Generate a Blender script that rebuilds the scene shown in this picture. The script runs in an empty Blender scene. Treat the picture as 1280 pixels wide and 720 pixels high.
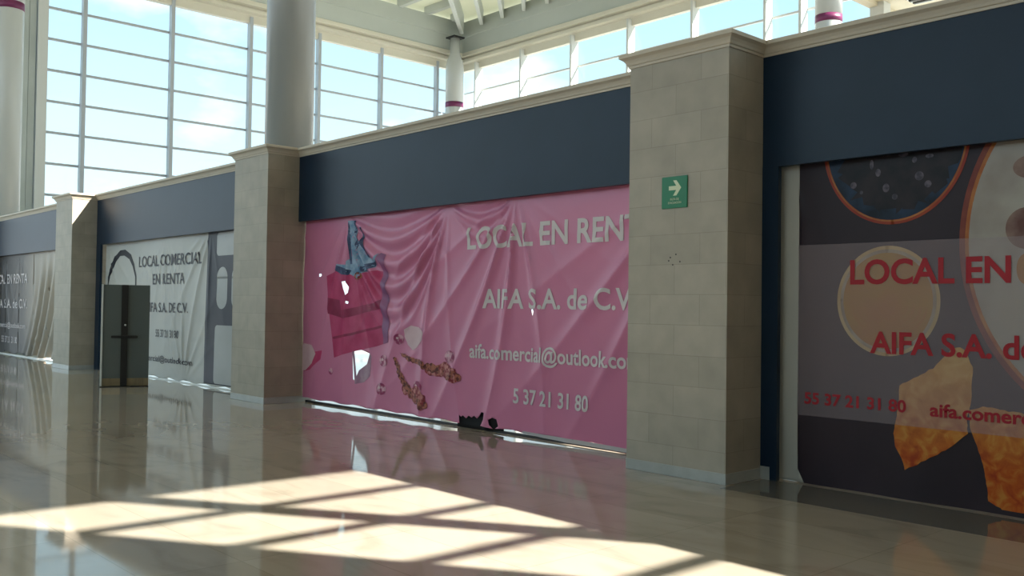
import bpy, bmesh, math, random
from mathutils import Vector, Matrix
from mathutils.geometry import delaunay_2d_cdt
random.seed(4)
C = bpy.context.scene.collection
sc = bpy.context.scene

# ------------------------------------------------------------------ camera
F_PX, YAW, PITCH, ROLL, EYE = 1175.85, 0.8294, 0.0214, 0.0136, 1.55
fw = Vector((-math.sin(YAW)*math.cos(PITCH), math.cos(YAW)*math.cos(PITCH), math.sin(PITCH)))
rt0 = Vector((math.cos(YAW), math.sin(YAW), 0)); up0 = rt0.cross(fw)
rt = math.cos(ROLL)*rt0 + math.sin(ROLL)*up0
up = -math.sin(ROLL)*rt0 + math.cos(ROLL)*up0
cd = bpy.data.cameras.new('camera'); cam = bpy.data.objects.new('camera', cd); C.objects.link(cam)
cd.sensor_width = 36; cd.lens = 36*F_PX/1280; cd.clip_end = 2000; cd.clip_start = .05
M = Matrix((rt, up, -fw)).transposed().to_4x4(); M.translation = Vector((0, 0, EYE))
cam.matrix_world = M
sc.camera = cam

# ------------------------------------------------------------------ sky, sun, exposure
SKY, SUN = 1.0, 20.0
SOUTH_BOOST = 0.5              # extra sky brightness added on the unseen south side to fill the interior
SUN_DIR = Vector((-.844, -.536, -.835)).normalized()
w = bpy.data.worlds.new('world'); sc.world = w; w.use_nodes = True
nt = w.node_tree; nt.nodes.clear()
out = nt.nodes.new('ShaderNodeOutputWorld'); bg = nt.nodes.new('ShaderNodeBackground')
tc = nt.nodes.new('ShaderNodeTexCoord'); sep = nt.nodes.new('ShaderNodeSeparateXYZ')
rp = nt.nodes.new('ShaderNodeValToRGB'); noi = nt.nodes.new('ShaderNodeTexNoise'); crp = nt.nodes.new('ShaderNodeValToRGB')
mx = nt.nodes.new('ShaderNodeMix'); mx.data_type = 'RGBA'
L = nt.links.new
L(tc.outputs['Generated'], sep.inputs[0]); L(sep.outputs['Z'], rp.inputs[0])
e = rp.color_ramp.elements
e[0].position = 0.0; e[0].color = (1.25, 1.42, 1.5, 1)
e[1].position = 1.0; e[1].color = (.36, .70, 1.25, 1)
n = e.new(.13); n.color = (.98, 1.22, 1.32, 1)
n = e.new(.32); n.color = (.64, 1.02, 1.24, 1)
mp = nt.nodes.new('ShaderNodeMapping'); mp.inputs['Scale'].default_value = (1, 1, 2.2)
L(tc.outputs['Generated'], mp.inputs[0]); L(mp.outputs[0], noi.inputs['Vector'])
noi.inputs['Scale'].default_value = 5.5; noi.inputs['Detail'].default_value = 5
L(noi.outputs['Fac'], crp.inputs[0])
crp.color_ramp.elements[0].position = .56; crp.color_ramp.elements[0].color = (0, 0, 0, 1)
crp.color_ramp.elements[1].position = .68; crp.color_ramp.elements[1].color = (.8, .8, .8, 1)
L(crp.outputs[0], mx.inputs[0]); L(rp.outputs[0], mx.inputs[6]); mx.inputs[7].default_value = (1.3, 1.38, 1.42, 1)
L(mx.outputs[2], bg.inputs['Color'])
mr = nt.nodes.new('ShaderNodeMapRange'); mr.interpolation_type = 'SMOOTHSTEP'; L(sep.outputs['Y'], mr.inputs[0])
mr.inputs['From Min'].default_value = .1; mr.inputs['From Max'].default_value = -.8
mr.inputs['To Min'].default_value = SKY; mr.inputs['To Max'].default_value = SKY*(1+SOUTH_BOOST); L(mr.outputs[0], bg.inputs['Strength'])
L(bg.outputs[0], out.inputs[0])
sd = bpy.data.lights.new('sun', 'SUN'); so = bpy.data.objects.new('sun', sd); C.objects.link(so)
sd.energy = SUN; sd.angle = math.radians(.53); sd.color = (1, .93, .82)
so.rotation_euler = SUN_DIR.to_track_quat('-Z', 'Y').to_euler(); so.location = (20, 20, 40)
sc.view_settings.view_transform = 'Standard'; sc.view_settings.look = 'None'
sc.view_settings.exposure = 0.0; sc.view_settings.gamma = 1; sc.view_settings.use_curve_mapping = False

# ------------------------------------------------------------------ materials
def mat(name, col, rough=.5, spec=.5, metal=0, coat=0):
    m = bpy.data.materials.new(name); m.use_nodes = True
    b = m.node_tree.nodes['Principled BSDF']
    b.inputs['Base Color'].default_value = (*col, 1); b.inputs['Roughness'].default_value = rough
    b.inputs['Specular IOR Level'].default_value = spec; b.inputs['Metallic'].default_value = metal
    b.inputs['Coat Weight'].default_value = coat
    return m
def nodes(m): return m.node_tree, m.node_tree.nodes['Principled BSDF']
def noise(t, scale, detail=4, stretch=None, coord='Object', dist=0):
    c = t.nodes.new('ShaderNodeTexCoord'); x = t.nodes.new('ShaderNodeTexNoise')
    x.inputs['Scale'].default_value = scale; x.inputs['Detail'].default_value = detail; x.inputs['Distortion'].default_value = dist
    if stretch:
        p = t.nodes.new('ShaderNodeMapping'); p.inputs['Scale'].default_value = stretch
        t.links.new(c.outputs[coord], p.inputs[0]); t.links.new(p.outputs[0], x.inputs['Vector'])
    else: t.links.new(c.outputs[coord], x.inputs['Vector'])
    return x
def ramp(t, src, stops):
    r = t.nodes.new('ShaderNodeValToRGB'); el = r.color_ramp.elements
    el[0].position, el[0].color = stops[0][0], (*stops[0][1], 1)
    el[1].position, el[1].color = stops[-1][0], (*stops[-1][1], 1)
    for p, c in stops[1:-1]:
        q = el.new(p); q.color = (*c, 1)
    t.links.new(src, r.inputs[0]); return r
def mottled(name, c1, c2, scale=3, rough=.5, spec=.5, lo=.35, hi=.65, stretch=None, dist=0):
    m = mat(name, c1, rough, spec); t, b = nodes(m)
    x = noise(t, scale, 5, stretch, dist=dist); r = ramp(t, x.outputs['Fac'], [(lo, c1), (hi, c2)])
    t.links.new(r.outputs[0], b.inputs['Base Color']); return m
def mix(t, a, bb, fac=None, mode='MIX', f=.5):
    q = t.nodes.new('ShaderNodeMix'); q.data_type = 'RGBA'; q.blend_type = mode
    if fac is None: q.inputs[0].default_value = f
    else: t.links.new(fac, q.inputs[0])
    for s, k in ((a, 6), (bb, 7)):
        if isinstance(s, tuple): q.inputs[k].default_value = (*s, 1)
        else: t.links.new(s, q.inputs[k])
    return q.outputs[2]

def stone_mat():
    m = mat('tiled_stone', (.42, .38, .31), .5, .4); t, b = nodes(m)
    c = t.nodes.new('ShaderNodeTexCoord'); s = t.nodes.new('ShaderNodeSeparateXYZ'); t.links.new(c.outputs['Object'], s.inputs[0])
    a = t.nodes.new('ShaderNodeMath'); a.operation = 'ADD'; t.links.new(s.outputs[0], a.inputs[0]); t.links.new(s.outputs[1], a.inputs[1])
    cb = t.nodes.new('ShaderNodeCombineXYZ'); t.links.new(a.outputs[0], cb.inputs[0]); t.links.new(s.outputs[2], cb.inputs[1])
    br = t.nodes.new('ShaderNodeTexBrick'); t.links.new(cb.outputs[0], br.inputs['Vector'])
    br.inputs['Color1'].default_value = (.40, .36, .295, 1); br.inputs['Color2'].default_value = (.45, .405, .335, 1)
    br.inputs['Mortar'].default_value = (.33, .295, .24, 1); br.inputs['Scale'].default_value = 1
    br.inputs['Mortar Size'].default_value = .0035; br.inputs['Mortar Smooth'].default_value = .5
    br.inputs['Brick Width'].default_value = .577; br.inputs['Row Height'].default_value = .283; br.offset = .5
    x = noise(t, 4, 6); r = ramp(t, x.outputs['Fac'], [(.3, (.9, .9, .89)), (.7, (1.08, 1.07, 1.06))])
    t.links.new(mix(t, br.outputs['Color'], r.outputs[0], mode='MULTIPLY', f=1), b.inputs['Base Color'])
    return m
def floor_mat():
    m = mat('polished_marble', (.42, .37, .30), .09, .8); t, b = nodes(m)
    c = t.nodes.new('ShaderNodeTexCoord')
    p = t.nodes.new('ShaderNodeMapping'); p.inputs['Location'].default_value = (.5, .33, 0)
    t.links.new(c.outputs['Object'], p.inputs[0])
    br = t.nodes.new('ShaderNodeTexBrick'); t.links.new(p.outputs[0], br.inputs['Vector'])
    br.inputs['Color1'].default_value = (.41, .355, .285, 1); br.inputs['Color2'].default_value = (.47, .41, .335, 1)
    br.inputs['Mortar'].default_value = (.36, .315, .245, 1); br.inputs['Scale'].default_value = 1
    br.inputs['Mortar Size'].default_value = .004; br.inputs['Brick Width'].default_value = 1.2; br.inputs['Row Height'].default_value = .6; br.offset = .0
    x = noise(t, 1.1, 8, (1, 2.2, 1), dist=1.2); r = ramp(t, x.outputs['Fac'], [(.30, (.82, .80, .78)), (.48, (1, 1, 1)), (.72, (1.06, 1.06, 1.05))])
    col = mix(t, br.outputs['Color'], r.outputs[0], mode='MULTIPLY', f=1)
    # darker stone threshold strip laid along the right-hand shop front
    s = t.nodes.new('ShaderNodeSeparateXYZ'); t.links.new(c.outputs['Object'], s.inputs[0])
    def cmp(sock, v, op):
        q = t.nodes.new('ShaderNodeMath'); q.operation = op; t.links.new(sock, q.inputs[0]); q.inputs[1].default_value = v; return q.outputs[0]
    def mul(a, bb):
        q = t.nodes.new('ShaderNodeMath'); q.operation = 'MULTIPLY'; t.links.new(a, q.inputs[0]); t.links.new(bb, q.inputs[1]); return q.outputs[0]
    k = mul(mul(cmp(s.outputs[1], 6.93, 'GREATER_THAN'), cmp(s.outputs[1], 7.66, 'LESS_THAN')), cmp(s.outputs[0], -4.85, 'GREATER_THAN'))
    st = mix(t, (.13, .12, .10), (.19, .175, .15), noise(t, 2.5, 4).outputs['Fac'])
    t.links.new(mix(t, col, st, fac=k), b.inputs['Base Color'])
    y = noise(t, 2.2, 3); rr = t.nodes.new('ShaderNodeMapRange'); t.links.new(y.outputs['Fac'], rr.inputs[0])
    rr.inputs['To Min'].default_value = .025; rr.inputs['To Max'].default_value = .085; t.links.new(rr.outputs[0], b.inputs['Roughness'])
    bu = t.nodes.new('ShaderNodeBump'); bu.inputs['Strength'].default_value = .012; bu.inputs['Distance'].default_value = .02
    t.links.new(noise(t, 3, 2).outputs['Fac'], bu.inputs['Height']); t.links.new(bu.outputs[0], b.inputs['Normal'])
    return m
def glass_mat():
    m = bpy.data.materials.new('window_glass'); m.use_nodes = True; t = m.node_tree; t.nodes.clear()
    o = t.nodes.new('ShaderNodeOutputMaterial'); ms = t.nodes.new('ShaderNodeMixShader'); tr = t.nodes.new('ShaderNodeBsdfTransparent')
    g = t.nodes.new('ShaderNodeBsdfGlossy'); g.inputs['Roughness'].default_value = .02; tr.inputs['Color'].default_value = (.97, .995, .995, 1)
    lw = t.nodes.new('ShaderNodeLayerWeight'); pw = t.nodes.new('ShaderNodeMath'); pw.operation = 'POWER'; pw.inputs[1].default_value = 5
    t.links.new(lw.outputs['Facing'], pw.inputs[0]); f = t.nodes.new('ShaderNodeMath'); f.operation = 'MULTIPLY_ADD'; f.inputs[1].default_value = .6; f.inputs[2].default_value = .02
    t.links.new(pw.outputs[0], f.inputs[0])
    t.links.new(f.outputs[0], ms.inputs[0]); t.links.new(tr.outputs[0], ms.inputs[1]); t.links.new(g.outputs[0], ms.inputs[2]); t.links.new(ms.outputs[0], o.inputs[0])
    return m
def roof_mat():
    m = bpy.data.materials.new('translucent_roof_panel'); m.use_nodes = True; t = m.node_tree; t.nodes.clear()
    o = t.nodes.new('ShaderNodeOutputMaterial'); a = t.nodes.new('ShaderNodeMixShader'); a.inputs[0].default_value = .24
    d = t.nodes.new('ShaderNodeBsdfDiffuse'); d.inputs[0].default_value = (.78, .78, .68, 1)
    tl = t.nodes.new('ShaderNodeBsdfTranslucent'); tl.inputs[0].default_value = (.8, .82, .68, 1)
    t.links.new(d.outputs[0], a.inputs[1]); t.links.new(tl.outputs[0], a.inputs[2]); t.links.new(a.outputs[0], o.inputs[0]); return m
def film_mat():
    m = bpy.data.materials.new('pale_translucent_ink'); m.use_nodes = True; t = m.node_tree; t.nodes.clear()
    o = t.nodes.new('ShaderNodeOutputMaterial'); a = t.nodes.new('ShaderNodeMixShader'); a.inputs[0].default_value = .27
    tr = t.nodes.new('ShaderNodeBsdfTransparent'); d = t.nodes.new('ShaderNodeBsdfDiffuse'); d.inputs[0].default_value = (.58, .48, .52, 1)
    t.links.new(tr.outputs[0], a.inputs[1]); t.links.new(d.outputs[0], a.inputs[2]); t.links.new(a.outputs[0], o.inputs[0]); return m

STONE = stone_mat(); FLOOR = floor_mat(); GLASS = glass_mat(); ROOF = roof_mat(); FILM = film_mat()
CREAM = mottled('cream_plaster', (.60, .53, .43), (.63, .56, .455), 2, .55, .4)
LEDGE = mat('pale_cream_ledge', (.66, .63, .53), .5)
BASE = mottled('pale_stone_base', (.38, .40, .39), (.44, .46, .45), 5, .3)
NAVY = mottled('navy_paint', (.007, .022, .046), (.009, .025, .053), 1.5, .38, .3)
COLUMN = mat('light_grey_column_paint', (.50, .52, .51), .24, .5)
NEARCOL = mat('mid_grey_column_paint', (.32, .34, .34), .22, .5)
PURPLE = mat('purple_band_paint', (.15, .014, .08), .4)
FRAME = mat('grey_window_frame', (.42, .46, .50), .4)
FRAMEG = mat('pale_window_fin', (.62, .64, .62), .4)
POST = mottled('grey_green_post', (.38, .42, .40), (.44, .48, .46), .8, .5)
GREYBEAM = mottled('grey_beam_paint', (.44, .48, .45), (.48, .52, .49), .4, .6)
RIB = mat('pale_grey_rib_paint', (.56, .59, .56), .5)
BLACK = mat('black_metal', (.012, .012, .013), .4)
GREEN = mat('green_sign_plastic', (.0, .19, .075), .35)
SIGNWHITE = mat('pale_sign_print', (.72, .78, .55), .5)
GROUND = mottled('outdoor_paving', (.40, .40, .38), (.48, .47, .45), .3, .8)
SOFFIT = mat('beige_soffit', (.64, .58, .44), .6)
PLASTER = mat('beige_plaster', (.55, .50, .42), .7)
SLATDARK = mat('dark_grille_slat', (.05, .05, .045), .6)
PANEL = mat('dark_grey_panel', (.12, .145, .142), .25, .6)
PANELEDGE = mat('pale_aluminium_edge', (.72, .75, .74), .3)

# ------------------------------------------------------------------ mesh helpers
def new(): return bmesh.new()
def box(bm, x0, x1, y0, y1, z0, z1, rot=None):
    v = [Vector((x, y, z)) for x in (x0, x1) for y in (y0, y1) for z in (z0, z1)]
    if rot: v = [rot @ q for q in v]
    v = [bm.verts.new(q) for q in v]
    for f in ((0, 1, 3, 2), (4, 6, 7, 5), (0, 4, 5, 1), (2, 3, 7, 6), (0, 2, 6, 4), (1, 5, 7, 3)): bm.faces.new([v[i] for i in f])
def bevel(bm, w=.006, seg=2):
    bmesh.ops.bevel(bm, geom=bm.edges[:], offset=w, segments=seg, affect='EDGES', clamp_overlap=True)
def lathe(bm, cx, cy, prof, seg=48):
    rings = []
    for r, z in prof: rings.append([bm.verts.new((cx+r*math.cos(2*math.pi*i/seg), cy+r*math.sin(2*math.pi*i/seg), z)) for i in range(seg)])
    for a, b in zip(rings, rings[1:]):
        for i in range(seg): bm.faces.new((a[i], a[(i+1) % seg], b[(i+1) % seg], b[i]))
    bm.faces.new(rings[-1]); bm.faces.new(rings[0][::-1])
def tube(bm, pts, r, seg=8):
    rings = []
    for i, p in enumerate(pts):
        p = Vector(p); d = (Vector(pts[min(i+1, len(pts)-1)]) - Vector(pts[max(i-1, 0)])).normalized()
        a = d.orthogonal().normalized() if abs(d.z) > .95 else d.cross(Vector((0, 0, 1))).normalized(); b = d.cross(a)
        rings.append([bm.verts.new(p + r*(a*math.cos(2*math.pi*k/seg) + b*math.sin(2*math.pi*k/seg))) for k in range(seg)])
    for a, b in zip(rings, rings[1:]):
        for k in range(seg): bm.faces.new((a[k], a[(k+1) % seg], b[(k+1) % seg], b[k]))
    bm.faces.new(rings[0][::-1]); bm.faces.new(rings[-1])
def sweep(bm, path, prof, outward, closed=False):
    """profile (offset, z) swept along a plan path; outward(i) gives the mitred offset direction at path point i"""
    rows = []
    for i, p in enumerate(path):
        o = outward[i]; rows.append([bm.verts.new((p[0]+o[0]*a, p[1]+o[1]*a, z)) for a, z in prof])
    for a, b in zip(rows, rows[1:]):
        for k in range(len(prof)-1): bm.faces.new((a[k], b[k], b[k+1], a[k+1]))
    bm.faces.new(rows[0]); bm.faces.new(rows[-1][::-1])
    n = len(prof)
    for a, b in zip(rows, rows[1:]): bm.faces.new((a[n-1], b[n-1], b[0], a[0]))
def wpos(o):
    v = Vector((0, 0, 0))
    while o: v += o.location; o = o.parent
    return v
def obj(name, bm, m, parent=None, smooth=False, origin=None):
    bmesh.ops.recalc_face_normals(bm, faces=bm.faces[:])
    off = wpos(parent) if parent else Vector(origin or (0, 0, 0))
    me = bpy.data.meshes.new(name)
    bmesh.ops.translate(bm, verts=bm.verts[:], vec=-off)
    bm.to_mesh(me); bm.free()
    if smooth:
        for p in me.polygons: p.use_smooth = True
    me.materials.append(m)
    o = bpy.data.objects.new(name, me); C.objects.link(o)
    if parent: o.parent = parent
    else: o.location = off
    return o
def thing(name, label, cat, loc, group=None):
    o = bpy.data.objects.new(name, None); C.objects.link(o); o.location = loc; o.empty_display_size = .2
    o['label'] = label; o['category'] = cat
    if group: o['group'] = group
    return o
def struct(name, bm, m, smooth=False):
    o = obj(name, bm, m, None, smooth); o['kind'] = 'structure'; return o
def P(u, v, Y):
    """where the sight line of a measured point meets the shop-front plane y = Y: (x, z)"""
    d = fw + rt*((u-640)/F_PX) - up*((v-360)/F_PX); t = Y/d.y
    return d.x*t, EYE + d.z*t

# ------------------------------------------------------------------ setting: floor, ground
YP, YF = 7.085, 7.636             # pillar fronts, fascia plane
YB = 7.76                         # banner plane
ZC = 3.925                        # underside of the cornice
b = new(); box(b, -52, 12, -16, 29.6, -.2, 0); struct('floor', b, FLOOR)
b = new(); box(b, -400, 400, -400, 400, -.6, -.25); struct('ground', b, GROUND)

# glazed walls ------------------------------------------------------
def glazing(name, axis, fixed, a0, a1, z0, z1, mull, trans, mw, md, tw, inward, fm):
    """axis 'x': wall along x at y=fixed; 'y': wall along y at x=fixed"""
    root = bpy.data.objects.new(name, None); C.objects.link(root); root['kind'] = 'structure'
    root.location = ((a0, fixed, 0) if axis == 'x' else (fixed, a0, 0))
    def bb(bm, p0, p1, q0, q1, zz0, zz1):
        if axis == 'x': box(bm, p0, p1, fixed+min(q0, q1), fixed+max(q0, q1), zz0, zz1)
        else: box(bm, fixed+min(q0, q1), fixed+max(q0, q1), p0, p1, zz0, zz1)
    for c in mull:
        m_ = new(); bb(m_, c-mw/2, c+mw/2, 0.02*inward, md*inward, z0, z1); o = obj('mullion', m_, fm, root)
    edges = sorted([a0] + list(mull) + [a1])
    for z in trans:
        t_ = new(); bb(t_, a0, a1, -.03, .05, z-tw/2, z+tw/2); obj('transom', t_, fm, root)
    for p, q in zip(edges, edges[1:]):
        if q-p < .2: continue
        g = new(); bb(g, p+.01, q-.01, -.006, .006, z0, z1); obj('pane', g, GLASS, root)
    return root
tz = [12.1-1.12*k for k in range(11)]
fm_y = [11.46, 14.72, 18.0, 21.22, 24.47, 27.7]
glazing('window_1', 'y', -36.0, 10.25, 29.4, 0, 13.4, fm_y, tz, .14, .26, .085, 1, FRAME)
glazing('window_2', 'x', 29.5, -35.9, -14.6, 0, 13.4, [-34.6, -31.4, -28.2, -25.0, -21.8, -18.6, -17.2], tz, .10, .44, .07, -1, FRAMEG)
glazing('window_3', 'x', 9.98, -50, -36.3, 0, 13.4, [-47, -43.75], tz, .14, .2, .085, -1, FRAME)
XE = 3.6
glazing('window_4', 'y', XE, 8.63, 29.4, 4.0, 11.2, [9.79, 13.1, 16.4, 19.7, 23, 26.3],
        [10.12, 9.14, 8.11, 7.06, 6.03, 5.0], .12, .34, .11, -1, FRAME)
glazing('window_5', 'x', 29.5, -14.0, XE-.1, 0, 11.1, [-10.6, -7.4, -4.2, -1.0, 2.2], tz[2:], .10, .32, .07, -1, FRAMEG)
b = new(); box(b, XE-.1, XE+.25, -16, 8.63, 0, 11.2); struct('wall_east', b, PLASTER)
b = new(); box(b, XE-.05, XE+.2, 8.63, 29.5, 0, 4.0); struct('wall_east_lower', b, PLASTER)
b = new(); box(b, -52, XE-.1, -14.3, -14, 0, 5.0); struct('south_light_block', b, PLASTER)  # unseen wall added to cut low skylight and ground bounce from the south
# corner post of the far glazed wall: a broad member, a slim cover strip and the lit edge fin
b = new(); box(b, -36.25, -35.9, 9.32, 9.62, 0, 13.4); box(b, -36.2, -35.93, 9.64, 9.86, 0, 13.4); struct('trim_1', b, POST)
b = new(); box(b, -36.25, -35.85, 9.90, 10.24, 0, 13.4); struct('trim_2', b, FRAMEG)

# roof over the far bay ---------------------------------------------
XF, YG, XR = -36.0, 29.5, -14.4
prof = [(0, 13.15), (.22, 13.15), (.22, 13.5), (.42, 13.54), (.42, 13.66), (.30, 13.69), (.30, 13.76), (.5, 13.8), (.5, 13.97), (.44, 14.0), (0, 14.0)]
b = new(); sweep(b, [(XF, -16), (XF, YG)], prof, [(1, 0), (1, -1)]); struct('trim_3', b, LEDGE)
b = new(); sweep(b, [(XF, YG), (XR, YG)], prof, [(1, -1), (0, -1)]); struct('trim_4', b, LEDGE)
gp = [(.44, 14.0), (.52, 14.7), (.55, 14.72), (.62, 15.42), (-.2, 15.42), (-.2, 14.0)]
b = new(); sweep(b, [(XF, -16), (XF, YG)], gp, [(1, 0), (1, -1)]); struct('trim_5', b, GREYBEAM)
b = new(); sweep(b, [(XF, YG), (XR, YG)], gp, [(1, -1), (0, -1)]); struct('trim_6', b, GREYBEAM)
b = new(); box(b, XF-.9, XR+.3, -16, YG+.9, 15.72, 15.78); struct('ceiling', b, ROOF)
b = new(); box(b, XR, XR+.3, -16, YG, 13.4, 15.72); struct('trim_7', b, GREYBEAM)
def rib(p, q, wd, z0, z1):
    p, q = Vector(p), Vector(q); d = (q-p); n_ = d.length; a = math.atan2(d.y, d.x)
    R = Matrix.Translation((p.x, p.y, 0)) @ Matrix.Rotation(a, 4, 'Z')
    bm = new(); box(bm, 0, n_, -wd/2, wd/2, z0, z1, R); return bm
ribs = bpy.data.objects.new('ceiling_ribs', None); C.objects.link(ribs); ribs['kind'] = 'structure'; ribs.location = (XF, YG, 15)
hx, hy = -35.2, 28.7
obj('hip_beam', rib((hx, hy), (hx+20.5, hy-20.5), .20, 14.8, 15.72), RIB, ribs)
for k in range(11):                                    # jack ribs parallel to the hip, springing from the back beam
    x = -33.9+1.47*k; ln = min(20, (XR-.1-x))
    if ln > .5: obj('rib', rib((x, 28.85), (x+ln, 28.85-ln), .17, 15.0, 15.72), RIB, ribs)
for k in range(24):                                    # ribs from the end beam running into the hip
    y = 28.33-1.57*k; x1 = min(hx + (hy-y), XR)
    if x1 - XF > .8: obj('rib', rib((XF+.5, y), (x1, y), .24, 15.36, 15.72), RIB, ribs)

# lower roof over the near bay --------------------------------------
b = new(); box(b, -13.8, XE+.2, -16, YG+.3, 11.2, 11.7); struct('ceiling_2', b, SOFFIT)
b = new(); box(b, -14.1, -13.8, -16, YG, 11.08, 11.7); struct('trim_8', b, SOFFIT)
b = new(); box(b, -14.05, -13.6, 27.85, 28.3, 0, 11.2); struct('trim_9', b, FRAMEG)
b = new(); box(b, -13.0, -10.6, 26.9, 28.7, 11.12, 11.2); vent = struct('trim_10', b, FRAMEG)
for k in range(6):
    q = new(); box(q, -12.95, -12.0, 27.0+.28*k, 27.12+.28*k, 11.08, 11.12); obj('slat', q, SLATDARK, vent)

# shop-front bulkheads and cornice ------------------------------------
PILL = [(-6.045, -4.895), (-14.56, -13.432), (-23.85, -22.69), (-33.2, -32.05)]
bays = [(-4.895, 3.5), (-13.432, -6.045), (-22.69, -14.56), (-32.05, -23.85), (-50, -33.2)]
cprof = [(0, ZC), (.012, ZC), (.014, ZC+.022), (.026, ZC+.028), (.034, ZC+.05), (.052, ZC+.075), (.075, ZC+.09), (.085, ZC+.095), (.085, ZC+.128), (.078, ZC+.134), (-.3, ZC+.134), (-.3, ZC)]
for i, (x0, x1) in enumerate(bays):
    b = new(); sweep(b, [(x0, YF), (x1, YF)], cprof, [(0, -1), (0, -1)]); struct('trim_%d' % (11+i), b, CREAM)
    b = new(); box(b, x0, x1, YF+.27, YF+.45, 3.0, ZC+.1); struct('wall_bulkhead_%d' % (i+1), b, PLASTER)

# ------------------------------------------------------------------ things: pillars
plab = ['wide stone tiled pillar carrying the green exit sign, between pink and dark food banners',
        'stone tiled pillar with the thick grey column rising behind its cap, left of pink banner',
        'narrow looking distant stone pillar between the white banner and the dark brown banner',
        'most distant stone pillar at the far end of the shop row']
for (x0, x1), lb in zip(PILL, plab):
    t = thing('stone_pillar', lb, 'pillar', ((x0+x1)/2, (YP+YF)/2, 0), 'stone pillars between the shop fronts')
    b = new(); box(b, x0, x1, YP, YF+.3, .10, ZC+.05); obj('shaft', b, STONE, t)
    b = new(); box(b, x0-.006, x1+.006, YP-.006, YF+.3, 0, .10); bevel(b, .003, 1); obj('base_course', b, BASE, t)
    b = new(); sweep(b, [(x0, YF+.25), (x0, YP), (x1, YP), (x1, YF+.25)], cprof[:-2]+[(-.25, ZC+.134), (-.25, ZC)],
                     [(-1, 0), (-1, -1), (1, -1), (1, 0)]); box(b, x0+.1, x1-.1, YP+.1, YF+.3, ZC+.03, ZC+.132); obj('cap', b, CREAM, t)
    if x1 > -5:
        for u, v in ((838, 322), (845, 318), (841, 331), (836, 326), (850, 327)):
            hx_, hz_ = P(u, v, YP)
            b = new(); bmesh.ops.create_circle(b, cap_ends=True, segments=10, radius=.008, matrix=Matrix.Translation((hx_, YP-.001, hz_)) @ Matrix.Rotation(math.pi/2, 4, 'X'))
            obj('anchor_hole', b, BLACK, t)

# round columns
def column(x, y, lb, cm):
    t = thing('round_column', lb, 'column', (x, y, 0), 'tall round roof columns')
    r = .43
    b = new(); lathe(b, x, y, [(r, 0), (r, 11.06), (r*.995, 11.07)]); lathe(b, x, y, [(r, 11.31), (r, 12.85), (r*.97, 13.1), (r*.88, 13.3), (.27, 13.6), (.235, 13.68), (.235, 14.4)]); obj('shaft', b, cm, t, True)
    b = new(); lathe(b, x, y, [(r+.004, 11.065), (r+.004, 11.315)]); obj('painted_band', b, PURPLE, t, True)
    b = new(); box(b, x-.32, x+.32, y-.32, y+.32, 14.4, 14.47); obj('bearing_plate', b, BLACK, t)
column(-15.25, 8.45, 'thick light grey round column rising behind the pillar left of the pink banner', NEARCOL)
column(-33.75, 8.45, 'light column with purple band at the far left beside the glazed corner post', COLUMN)
column(-34.95, 28.1, 'slim looking white column with purple band in the far glazed corner under the roof beams', COLUMN)
column(-15.75, 28.4, 'white column with purple band seen above the cornice right of the exit sign pillar', COLUMN)
for o in bpy.data.objects:
    if o.name.startswith('shaft') and o.parent and o.parent.name.startswith('round_column'):
        for p in o.data.polygons:
            if abs(p.normal.z) > .9: p.use_smooth = False

# navy fascias
flab = ['dark navy fascia board above the dark food banner, at the right',
        'dark navy fascia board above the pink banner',
        'blue navy fascia board above the white banner',
        'greyish blue fascia board above the far dark brown banner',
        'navy fascia board at the far end of the row, beyond the last pillar']
for i, ((x0, x1), lb) in enumerate(zip(bays, flab)):
    t = thing('shop_fascia', lb, 'fascia', ((x0+x1)/2, YF, 2.89), 'navy fascia boards over the shop fronts')
    b = new(); box(b, x0+.002, x1-.002, YF, YF+.06, 2.89, ZC); obj('board', b, NAVY, t)
    if i == 0:
        b = new(); box(b, x0+.002, x0+.17, YF-.002, YF+.05, .12, 2.895); box(b, x0+.10, x0+.17, YF-.002, YF+.05, .0, .12); obj('jamb', b, NAVY, t)
        b = new(); box(b, x0+.002, x0+.10, YF-.004, YF+.05, 0, .118); obj('jamb_base', b, BASE, t)
    if i == 2:
        b = new(); box(b, x0+.002 if False else x0-8.13+8.13, x0+.002, YF, YF, 2.9, 2.9) if False else None
        b = new(); box(b, -22.69+.002, -22.4, YF-.002, YF+.05, 0, 2.895) if False else box(b, -22.688, -22.42, YF-.002, YF+.05, 0, 2.895); obj('jamb', b, NAVY, t)

# ------------------------------------------------------------------ banners
def fan(x0, z0, th0, sig, k, A, Lr, ph=0):
    def f(x, z):
        dx, dz = x-x0, z0-z; r = math.hypot(dx, dz); th = math.atan2(dx, dz)
        return A*min(r/.35, 1)*math.exp(-r/Lr)*math.exp(-((th-th0)/sig)**2)*math.sin(k*th+ph)
    return f
def sharp(s):                       # cloth ridges: narrower crests than troughs
    return (1-abs(math.sin(s)))**2.0
def ridgefan(x0, z0, th0, sig, k, A, Lr, ph=0, curve=0):
    def f(x, z):
        dx, dz = x-x0, z0-z; r = math.hypot(dx, dz); th = math.atan2(dx + curve*dz*dz, dz)
        return A*min(r/.6, 1)**2*math.exp(-r/Lr)*math.exp(-((th-th0)/sig)**2)*sharp(k*th+ph)
    return f
def swag(xm, hw, zt, A, lam, smax):
    def f(x, z):
        q = 1-((x-xm)/hw)**2
        if q <= .04: return 0
        s = (zt-z)/q
        if s < 0 or s > smax: return 0
        return A*math.sin(2*math.pi*s/lam + .6*math.sin(x*3))*min(1, q*1.8)**2*math.sin(math.pi*s/smax)**.7
    return f
def total(fs):
    return lambda x, z: sum(f(x, z) for f in fs)
SHEET = .0012
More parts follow.
